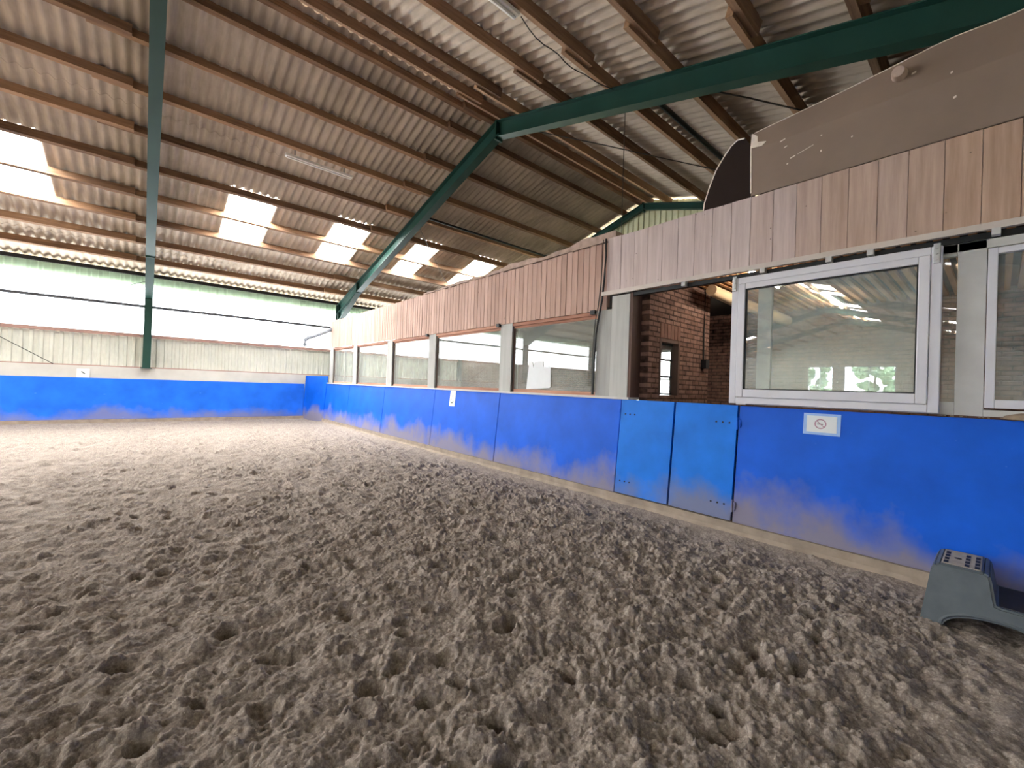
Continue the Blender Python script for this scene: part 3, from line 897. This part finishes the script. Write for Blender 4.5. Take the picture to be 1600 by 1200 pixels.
# ------------------------------------------------------------------ board cladding above
R2 = random.Random(21)
def boards(ys, z0, z1, x, th, gap, name, mat, jag=0.0, name_tone=None):
    mb = MB()
    for a, b in zip(ys[:-1], ys[1:]):
        lo, hi = min(a, b), max(a, b)
        dz = R2.uniform(-jag, jag)
        tone = None if name_tone is None else min(1, max(0, (name_tone-lo)/1.6 + R2.uniform(-.22, .22)))  # browner to the right: weathering plus painted-in dimmer light
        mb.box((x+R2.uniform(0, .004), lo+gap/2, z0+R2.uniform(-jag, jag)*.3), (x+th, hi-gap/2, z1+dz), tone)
    mb.box((x+th, min(ys), z0+.05), (x+th+.05, max(ys), z1-.03), .1)
    return mb.build(name, mat)
n = int(round((16.62-3.88)/.118))
ysn = [3.88 + (16.62-3.88)*i/n for i in range(n+1)]
struct(boards(ysn, 2.80, 3.82, 5.17, .018, .011, 'wall_right', M['plank_narrow'], .012))
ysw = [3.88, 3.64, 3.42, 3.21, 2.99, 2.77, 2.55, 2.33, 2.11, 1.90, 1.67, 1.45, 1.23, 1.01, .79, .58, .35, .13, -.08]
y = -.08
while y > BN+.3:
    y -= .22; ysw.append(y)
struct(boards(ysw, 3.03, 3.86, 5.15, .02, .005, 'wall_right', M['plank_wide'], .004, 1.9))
# pale sliding rail under the wide boards
mb = MB().box((5.10, BN+.2, 3.005), (5.15, 3.93, 3.06))
tr = struct(mb.build('trim_2', M['strip']))
# dark track and hangers
t = thing('sliding_track', 'dark steel sliding track with small hangers above the white window', 'track', (5.2, 1, 2.97))
MB().box((5.17, BN+.2, 2.95), (5.24, 3.42, 3.0)).build('rail', M['darksteel'], t)
for yy in (2.63, 1.72, 1.12, .80, .02):
    MB().box((5.10, yy, 2.955), (5.17, yy+.05, 3.01)).build('hanger', M['whitewood'], t)
# dusty boards lying on top of the narrow cladding
mb = MB()
nn = 150
top = []
for i in range(nn+1):
    yy = 3.75 + i*(9.5-3.75)/nn
    hh = .13*(1-.8*i/nn) * (.75 + .3*math.sin(i*.13) + .12*math.sin(i*.41+1) + .12*R2.random())
    top.append((yy, 3.838+hh))
poly = [(top[0][0], 3.834)] + [(9.5, 3.834)] + top[::-1]
mb.prism(poly, lambda u, v, t: (t, u, v), 5.165, 5.40)
tag(mb.build('dusty_capping', M['dustcap']), 'ragged dusty strip lying along the top edge of the narrow boards', 'capping')
# loose cables hanging where the two claddings meet
def cable(name, pts, rad, lab, mat='cable', seg=6):
    return tag(MB().tube(pts, rad, seg).build(name, M[mat]), lab, 'cable')
cable('power_cable', [(5.13, 3.90, 3.86), (5.125, 3.89, 3.6), (5.12, 3.90, 3.3), (5.12, 3.93, 2.95), (5.12, 3.98, 2.70), (5.13, 4.03, 2.45), (5.13, 4.05, 2.1), (5.13, 4.055, 1.52)], .016, 'thick black cable hanging down beside the nearest fixed window')
cable('power_cable', [(5.13, 3.95, 3.86), (5.115, 3.94, 3.55), (5.12, 3.96, 3.2), (5.12, 4.0, 2.85), (5.12, 4.05, 2.6), (5.13, 4.08, 2.2), (5.13, 4.08, 1.52)], .008, 'thin pale cable running down next to the thick black one', 'wire')
for (y_, lab) in ((6.42, 'small black bracket left above the grey post right of the letter card'), (4.10, 'small black bracket at the right end of the nearest window head'), (9.20, 'small black bracket above the grey post left of the letter card')):
    tag(MB().box((5.13, y_-.03, 2.755), (5.19, y_+.06, 2.815)).build('bracket', M['black']), lab, 'bracket')

# bracket arm at the far end of the boards
t = thing('pipe_arm', 'pale pipe arm reaching out from the far end of the boards with a bent end', 'pipe', (5.1, 16.5, 3.4))
MB().tube([(5.2, 16.5, 3.52), (4.75, 16.5, 3.28), (4.34, 16.5, 3.10)], .065, 10).build('arm', M['arm'], t, True)
MB().tube([(4.34, 16.5, 3.10), (4.27, 16.5, 3.02), (4.26, 16.5, 2.88), (4.30, 16.5, 2.80)], .065, 10).build('bent_end', M['arm'], t, True)
MB().tube([(4.52, 16.5, 3.16), (4.52, 16.5, 2.85), (4.42, 16.5, 2.78)], .015, 8).build('hook', M['steel'], t, True)

# ------------------------------------------------------------------ white sliding window hung in front of the wall
t = thing('sliding_window', 'large white framed sliding window hanging in front of the room opening', 'window', (5.1, 1.2, 1.5))
Y0, Y1, Z0, Z1 = .34, 2.045, 1.50, 2.93
xa, xb = 5.06, 5.135
f = MB()
def ring(f, x0, x1, y0, y1, z0, z1, w, wb=None, wt=None):
    wb = wb or w; wt = wt or w
    f.box((x0, y0, z0), (x1, y0+w, z1)); f.box((x0, y1-w, z0), (x1, y1, z1))
    f.box((x0, y0+w, z0), (x1, y1-w, z0+wb)); f.box((x0, y0+w, z1-wt), (x1, y1-w, z1))
ring(f, xa+.012, xb, Y0, Y1, Z0, Z1, .07, .07, .07)
f.build('outer_frame', M['pvc'], t, bevel=.006)
f = MB(); ring(f, xa, xb-.01, Y0+.072, Y1-.072, Z0+.072, Z1-.072, .075, .09, .065)
f.build('sash', M['pvc'], t, bevel=.008)
f = MB(); ring(f, xa+.01, xb-.02, Y0+.145, Y1-.145, Z0+.16, Z1-.135, .012)
f.build('gasket', M['black'], t)
MB().box((xa+.028, Y0+.155, Z0+.17), (xa+.034, Y1-.155, Z1-.145)).build('pane', M['glass'], t)
for yy in (Y0+.035, Y1-.03):
    h = MB().box((xa-.004, yy-.022, Z1-.15), (xa+.012, yy+.022, Z1+.02)).build('hanger_plate', M['steel'], t, bevel=.004)
    for z in (Z1-.02, Z1-.065, Z1-.115):
        MB().tube([(xa-.014, yy, z), (xa-.002, yy, z)], .011, 8).build('bolt', M['steel'], h)
MB().box((xa+.01, Y1-.18, Z0-.012), (xa+.03, Y1-.08, Z0-.001)).build('guide', M['pvc'], t)

# fixed white window frames at the right
root = bpy.data.objects.new('window_9', None); root.location = (5.2, 0, 1.6); COL.objects.link(root); struct(root)
wf = MB()
wf.box((5.17, .09, 1.49), (5.22, .255, 2.945))            # white post
wf.box((5.17, BN+.2, 2.87), (5.22, .62, 2.945))
wf.box((5.17, .255, 1.49), (5.22, 1.98, 1.60)); wf.box((5.17, BN+.2, 1.49), (5.22, .09, 1.545))
wf.box((5.17, 1.66, 1.6), (5.22, 1.80, 2.945))
wf.box((5.17, .255, 2.84), (5.22, 1.80, 2.945))
wf.build('frame', M['whitewood'], root, bevel=.004)
f = MB(); ring(f, 5.15, 5.21, BN+.25, .085, 1.56, 2.86, .055, .07, .05)
f.box((5.15, -1.45, 1.6), (5.21, -1.37, 2.85))
f.build('sash', M['pvc'], root, bevel=.005)
MB().box((5.185, BN+.3, 1.62), (5.19, .03, 2.81)).build('pane', M['glass'], root)
MB().box((5.195, .255, 1.60), (5.20, 1.66, 2.84)).build('pane', M['glass_dust_haze'], root)

# debris on the ledge beneath
t = thing('debris', 'dry leaf and crumbs lying on the blue board edge at the right border', 'debris', (5.15, 0, 1.475))
R3 = random.Random(5)
mb = MB()
pts = []
for i in range(9):
    a = i/8
    pts.append((-.02 - .26*a + 0, 1.50 + .028*math.sin(a*PI) + R3.uniform(-.004, .006)))
mb.prism([(-.02, 1.478)] + pts + [(-.28, 1.478)], lambda u, v, w_: (w_ + .01*math.sin(u*30), u, v), 5.115, 5.165)
mb.build('leaf', M['leaf'], t)
mb = MB()
for i in range(26):
    yy = R3.uniform(-.35, .35); xx = R3.uniform(5.13, 5.16); s = R3.uniform(.006, .014)
    mb.box((xx, yy, 1.478), (xx+s, yy+s*1.7, 1.478+s))
mb.build('crumbs', M['leaf'], t)

# wall between kickboard and upper boards inside the opening: lower masonry wall
struct(MB().box((5.24, BN+.1, 0), (5.40, 3.42, 1.44)).build('wall_right', M['brick_y']))
struct(MB().box((5.24, 3.42, 0), (5.40, 16.70, 1.47)).build('wall_right', M['concrete']))

# ------------------------------------------------------------------ room behind the opening
YB = 3.30
bw = MB()
# brick side wall with a narrow window
def wall_xz(mb, y0, y1, x0, x1, z0, z1, holes):
    xs = sorted({x0, x1} | {h[0] for h in holes} | {h[1] for h in holes})
    for a, b in zip(xs[:-1], xs[1:]):
        hs = [h for h in holes if h[0] <= a+1e-6 and h[1] >= b-1e-6]
        z = z0
        for h in sorted(hs, key=lambda q: q[2]):
            mb.box((a, y0, z), (b, y1, h[2]), .5); z = h[3]
        mb.box((a, y0, z), (b, y1, z1), .5)
wall_xz(bw, YB, YB+.13, 5.405, 7.30, 0, 3.40, [(5.70, 6.30, 1.55, 2.40)])
struct(bw.build('wall_room', M['brick']))
struct(MB().box((10.1, 5.0, 0), (XG, 5.2, 3.40)).build('wall_room', M['brick']))
struct(MB().box((9.9, BN+.1, 0), (10.1, 5.2, 3.40)).build('wall_room', M['brick_y']))
# soldier course above the little window
mb = MB()
for i in range(6):
    mb.box((5.70+i*.1+.004, YB-.012, 2.405), (5.70+(i+1)*.1-.006, YB+.0, 2.62))
struct(mb.build('trim_3', M['lintel']))
root = bpy.data.objects.new('window_10', None); root.location = (6.0, YB+.2, 1.2); COL.objects.link(root); struct(root)
f = MB()
for xx in (5.70, 6.25): f.box((xx, YB-.006, 1.55), (xx+.05, YB+.13, 2.40))
f.box((5.75, YB+.0, 2.35), (6.25, YB+.13, 2.40))
f.build('frame', M['redwood_v'], root)
f = MB()
for z in (1.555, 1.82, 2.08, 2.32): f.box((5.75, YB+.09, z), (6.25, YB+.115, z+.03))
f.build('glazing_bar', M['black'], root)
MB().box((5.75, YB+.10, 1.55), (6.25, YB+.105, 2.35)).build('pane', M['glass'], root)
# upper floor slab with laths beneath, log beam
struct(MB().box((5.25, BN+.1, 3.40), (XG, 16.6, 3.50)).build('ceiling', M['hood_dark']))
mb = MB()
for i in range(46):
    yy = BN+.3 + i*.13
    mb.box((5.3, yy, 3.34), (9.9, yy+.06, 3.40))
tag(mb.build('ceiling_laths', M['lath']), 'orange-brown laths under the ceiling of the brick room', 'laths')
tag(MB().tube([(6.55, 2.95, 3.20), (7.6, 2.93, 3.16), (9.88, 2.9, 3.14)], [.085, .10, .11], 12).build('log_beam', M['log'], smooth=True), 'pale round log under the laths beside the brick wall', 'beam')
for (x0, x1, yy, lab) in ((6.1, 7.3, 2.25, 'lit batten lamp under the laths, nearer the opening of the brick room'), (8.1, 9.5, 1.9, 'lit batten lamp under the laths, deeper inside the brick room')):
    t = thing('room_lamp', lab, 'lamp', ((x0+x1)/2, yy, 3.27), 'lit lamps in the brick room')
    MB().box((x0, yy-.04, 3.285), (x1, yy+.04, 3.335)).build('housing', M['lampwhite'], t)
    MB().tube([(x0+.03, yy, 3.262), (x1-.03, yy, 3.262)], .018, 8).build('tube', M['lit_tube'], t, True)
t = thing('wall_lamp', 'small dark fitting with a thin wire on the brick wall corner', 'lamp', (7.07, YB-.03, 2.0))
MB().box((7.02, YB-.09, 2.02), (7.14, YB-.003, 2.16)).build('fitting', M['black'], t)
MB().tube([(7.08, YB-.02, 2.16), (7.06, YB-.02, 2.6), (7.08, YB-.02, 3.36)], .012, 6).build('wire', M['cable'], t)

# ------------------------------------------------------------------ brown sheet hood above the wide boards
t = thing('sheet_hood', 'large brown painted sheet panel standing on the wide boards at top right', 'panel', (5.2, .5, 3.87))
pr = [(1.86, 3.87), (1.92, 4.60), (1.10, 4.68), (.35, 4.78), (.0, 4.76), (-1.2, 4.85), (BN+.2, 4.9), (BN+.2, 3.87)]
def hoodfn(u, v, w_):
    # folded: the upper band leans back a little above the crease
    lean = max(0, v-4.40)*.22
    return (5.14 + w_ + lean, u, v)
mb = MB()
N = 40
ys = [1.90 - i*(1.90-(BN+.2))/N for i in range(N+1)]
def ztop(y):
    for (a, za), (b, zb) in zip(pr[1:-1], pr[2:-1]):
        if b <= y <= a: return za + (zb-za)*(a-y)/(a-b)
    return 4.60
for i in range(N):
    a, b = ys[i], ys[i+1]
    for z0a, z0b, z1a, z1b in ((3.865, 3.865, 4.39, 4.39), (4.39, 4.39, ztop(a), ztop(b))):
        mb.add([hoodfn(a, z0a, 0), hoodfn(b, z0b, 0), hoodfn(b, z1b, 0), hoodfn(a, z1a, 0)], [(0, 1, 2, 3)])
        mb.add([hoodfn(a, z0a, .02), hoodfn(b, z0b, .02), hoodfn(b, z1b, .02), hoodfn(a, z1a, .02)], [(3, 2, 1, 0)])
mb.prism([(1.90, 3.865), (1.93, 4.60), (1.88, 4.60), (1.87, 3.865)], hoodfn, 0, .03)
mb.build('front_sheet', M['hood'], t)
rim = MB()
rim.tube([hoodfn(y_, ztop(y_)+.004, .01) for y_ in ys], .010, 6)
rim.tube([hoodfn(1.90+.02*k/8, 3.9+.7*k/8, .0) for k in range(9)], .008, 6)
rim.build('rim', M['hood_chip'], t)
MB().prism([(1.915, 4.60), (1.915, 4.42), (1.80, 4.40), (1.76, 4.44), (1.85, 4.47), (1.86, 4.55)], hoodfn, -.008, -.002).build('flaked_paint', M['hood_chip'], t)
# raised knob
kz = MB(); kz.tube([(5.16, .66, 4.60), (5.06, .66, 4.58)], [.06, .045], 12)
kz.build('knob', M['knob'], t, True)
R4 = random.Random(3)
for (yy, zz, w, h) in [(1.62, 4.37, .05, .012), (1.58, 4.29, .03, .01), (1.52, 4.15, .05, .012), (1.45, 4.17, .14, .006), (1.55, 4.10, .015, .012), (1.25, 4.28, .012, .012), (1.0, 4.16, .012, .014), (.33, 4.43, .014, .02), (.31, 4.2, .02, .02), (1.25, 4.12, .012, .02), (.58, 4.57, .03, .02)]:
    MB().add([hoodfn(yy, zz-h/2, -.003), hoodfn(yy-w, zz-h/2+w*.3, -.003), hoodfn(yy-w, zz+h/2+w*.3, -.003), hoodfn(yy, zz+h/2, -.003)], [(0, 1, 2, 3)]).build('paint_chip', M['hood_chip'], t)
# curved end sheet behind, its shade put into a dark base colour
e = MB()
prof = [(2.52, 3.87), (2.50, 4.02), (2.44, 4.20), (2.36, 4.38), (2.27, 4.50), (2.18, 4.60), (2.10, 4.64), (2.02, 4.62), (1.96, 4.52), (1.92, 4.40), (1.90, 4.2), (1.89, 3.87)]
e.prism(prof, lambda u, v, w_: (5.22 + w_ + (u-1.9)*.12, u, v), 0, .03)
tt = thing('curved_end_sheet', 'brown curved sheet in painted shade standing left of the large brown panel', 'panel', (5.2, 2.2, 3.87))
e.build('sheet', M['hood_dark'], tt)
MB().tube([(5.225 + (u-1.9)*.12, u+.004, v) for u, v in prof[:8]], .010, 6).build('rim', M['hood_chip'], tt)

# ------------------------------------------------------------------ signs on the kickboards
def bx(z, off=0.0):
    return 5.04 + (z-.16)/1.328*.12 - .004 - off
t = thing('laminated_sign', 'laminated white sign with a faded round symbol on the blue board below the window', 'sign', (5.13, 1.17, 1.33))
def plate(mb, y0, y1, z0, z1, off, th=.003):
    mb.prism([(bx(z0, off), z0), (bx(z1, off), z1), (bx(z1, off)+th, z1), (bx(z0, off)+th, z0)], lambda u, v, w_: (u, w_, v), y0, y1)
m1 = MB(); plate(m1, 1.015, 1.325, 1.222, 1.436, .002); m1.build('film', M['film'], t)
m1 = MB(); plate(m1, 1.045, 1.295, 1.248, 1.412, .006); m1.build('card', M['paper'], t)
def ringmesh(mb, cy, cz, r, w, off, seg=28, a0=0, a1=2*PI):
    vs = []; 
    for i in range(seg+1):
        a = a0+(a1-a0)*i/seg
        for rr in (r-w, r+w):
            z = cz+rr*math.sin(a)
            vs.append((bx(z, off), cy+rr*math.cos(a), z))
    mb.add(vs, [(2*i, 2*i+1, 2*i+3, 2*i+2) for i in range(seg)])
def barmesh(mb, p, q, w, off):
    d = Vector((q[0]-p[0], q[1]-p[1])).normalized(); n_ = Vector((-d.y, d.x))*w
    vs = [(bx(z, off), y, z) for y, z in ((p[0]+n_.x, p[1]+n_.y), (p[0]-n_.x, p[1]-n_.y), (q[0]-n_.x, q[1]-n_.y), (q[0]+n_.x, q[1]+n_.y))]
    mb.add(vs, [(0, 1, 2, 3)])
m1 = MB(); ringmesh(m1, 1.178, 1.332, .045, .005, .0065); barmesh(m1, (1.21, 1.363), (1.146, 1.301), .004, .0068); m1.build('prohibition_ring', M['red_print'], t)
m1 = MB(); barmesh(m1, (1.205, 1.33), (1.155, 1.33), .004, .0066); m1.build('cigarette', M['print'], t)

t = thing('letter_card', 'white card with dark letter C and a dot on the blue board under the windows', 'sign', (5.12, 7.95, 1.3))
m1 = MB(); plate(m1, 7.84, 8.06, 1.12, 1.465, .003); m1.build('card', M['paper'], t)
m1 = MB(); ringmesh(m1, 7.96, 1.245, .048, .013, .0045, 20, -PI*.95, PI*.05+0.6)
m1.build('letter', M['print'], t)
m1 = MB()
z = 1.345
m1.add([(bx(z, .0045), 7.925, z), (bx(z+.02, .0045), 7.945, z+.024), (bx(z, .0045), 7.965, z), (bx(z-.02, .0045), 7.945, z-.024)], [(0, 1, 2, 3)])
m1.build('dot', M['print'], t)

# ------------------------------------------------------------------ lamps, struts and wires under the roof
def batten(x0, x1, y, z, lab):
    t = thing('batten_lamp', lab, 'lamp', ((x0+x1)/2, y, z), 'white batten lamps')
    m1 = MB().box((x0, y-.06, z), (x1, y+.06, z+.06)); m1.build('housing', M['lampwhite'], t, bevel=.008)
    m1 = MB().tube([(x0+.03, y, z-.018), (x1-.03, y, z-.018)], .018, 10); m1.build('tube', M['lampwhite'], t, True)
    for xx in (x0+.2, x1-.2):
        MB().box((xx-.015, y-.01, z+.06), (xx+.015, y+.01, zroof(y)+.1)).build('bracket', M['steel'], t)
batten(2.22, 3.74, 10.78, 6.70, 'white batten lamp under the far slope, above the skylights')
batten(2.25, 3.74, 4.50, 6.74, 'white batten lamp end showing at the top edge, under the near slope')
for i, xx in enumerate((-9.4, -15.4, -21.4)):
    batten(xx, xx+1.5, 10.78, 6.70, 'white batten lamp in the west half of the far slope, %s from the viewer' % ordinal(i))
tag(MB().tube([(6.05, YR-3.72, 6.60), (XG, YR-3.72, 6.60)], .045, 10).build('steel_strut', M['darksteel'], smooth=True), 'black steel strut under the near slope behind the second green frame', 'strut')
tag(MB().tube([(6.05, YR+3.72, 6.60), (XG, YR+3.72, 6.60)], .035, 10).build('steel_strut', M['darksteel'], smooth=True), 'black steel strut under the far slope behind the second green frame', 'strut')
tag(MB().tube([(6.0, 3.4, zroof(3.4)-.12), (6.9, 2.6, zroof(2.6)-.10), (8.6, 1.2, zroof(1.2)-.1)], .012, 6).build('bracing_wire', M['wire']), 'thin bracing wire just right of the black strut under the near slope', 'wire')
tag(MB().tube([(6.1, 7.2, zroof(7.2)-.15), (7.66, 5.85, zroof(5.85)-.12), (8.6, 5.05, zroof(5.05)-.12), (11.9, 2.2, zroof(2.2)-.1)], .011, 6).build('bracing_wire', M['wire']), 'thin bracing wire crossing the near slope behind the ridge joint', 'wire')
tag(MB().tube([(6.37, YR-3.154, zroof(YR-3.154)+.06), (6.37, YR-3.154, 5.9), (6.38, YR-3.154, 4.05)], .007, 6).build('hanging_cord', M['wire']), 'thin cord hanging straight down beside the gable triangle', 'cord')
pts = []
for i in range(15):
    a = i/14
    pts.append((3.78+(5.9-3.78)*a, 4.46-.02*a, 6.76+.0*a-.12*math.sin(a*PI)-.10*abs(math.sin(a*PI*3))*(1-a)))
tag(MB().tube(pts, .008, 6).build('lamp_cable', M['cable']), 'slack cable running from the top-edge lamp to the green rafter', 'cable')
tag(MB().tube([(6.0, YR+4.0, zroof(YR+4.0)-.05), (8.6, YR+6.6, zroof(YR+6.6)-.08), (12, YR+9.5, zroof(YR+9.5)-.05)], .010, 6).build('bracing_wire', M['wire']), 'thin bracing wire crossing the far slope beyond the green rafter', 'wire')

# ------------------------------------------------------------------ mounting step
t = thing('mounting_step', 'grey plastic two-step mounting block on the sand against the blue board', 'mounting block', (4.65, .1, 0))
body = MB()
def side_poly():
    outer = [(.345, 0.0), (.30, .36), (.285, .395), (.265, .405), (.055, .405), (.035, .395), (.028, .37), (.005, .215), (-.03, .205), (-.30, .205), (-.325, .195), (-.36, .0)]
    arch = [(-.27, 0.0)] + [(-.03 + .27*math.cos(PI - a) * 1.0, .115*math.sin(a)) for a in [PI*k/12 for k in range(1, 12)]][::1] + [(.24, 0.0)]
    return outer + arch
# the two long sides flare outwards towards the ground
for xs, dr in ((4.44, -1), (4.90, 1)):
    poly = side_poly()
    body.prism(poly, lambda u, v, w_, xs=xs, dr=dr: (xs + dr*(.07*(1-v/.405)) + w_, u, v), -.010, .010)
def skin(p, q, w=.02):
    (ya, za), (yb, zb) = p, q
    fa, fb = .07*(1-za/.405), .07*(1-zb/.405)
    d = Vector((yb-ya, zb-za)).normalized(); nrm = Vector((d.y, -d.x))*.014
    vs = [(4.44-fa, ya, za), (4.90+fa, ya, za), (4.90+fb, yb, zb), (4.44-fb, yb, zb)]
    vs += [(x_, y_-nrm.x*-1, z_-nrm.y*-1) for x_, y_, z_ in vs]
    body.add(vs, [(0,1,2,3), (7,6,5,4), (0,4,5,1), (1,5,6,2), (2,6,7,3), (3,7,4,0)])
ol = [(.345, 0.0), (.30, .36), (.285, .395), (.265, .405), (.055, .405), (.035, .395), (.028, .37), (.005, .215), (-.03, .205), (-.30, .205), (-.325, .195), (-.36, .0)]
for p, q in zip(ol[:-1], ol[1:]): skin(p, q)
body.build('body', M['plastic'], t)
# pale lip around the arch
for xs, dr in ((4.44, -1), (4.90, 1)):
    pl = []
    for k in range(0, 17):
        a = PI*k/16
        y_, z_ = -.015 + .27*math.cos(a), .012+.118*math.sin(a)
        pl.append((xs + dr*(.07*(1-z_/.405)+.008), y_, z_))
    MB().tube(pl, .012, 6).build('arch_lip', M['plastic'], t, True)
tr = MB().box((4.46, .065, .4185), (4.88, .262, .4225)).build('tread', M['tread'], t, bevel=.003)
tr2 = MB().box((4.43, -.29, .2185), (4.91, -.015, .2225)).build('tread', M['tread_shadow'], t, bevel=.003)  # lower tread coloured dark for the shadow beside the riser
for yy in (.240, .135, .085):
    for k in range(4):
        MB().box((4.48+k*.09, yy-.012, .4220), (4.545+k*.09, yy+.012, .4240)).build('slot', M['black'], tr)
MB().tube([(4.66, .185, .4220), (4.66, .185, .4240)], .02, 12).build('hole', M['black'], tr)
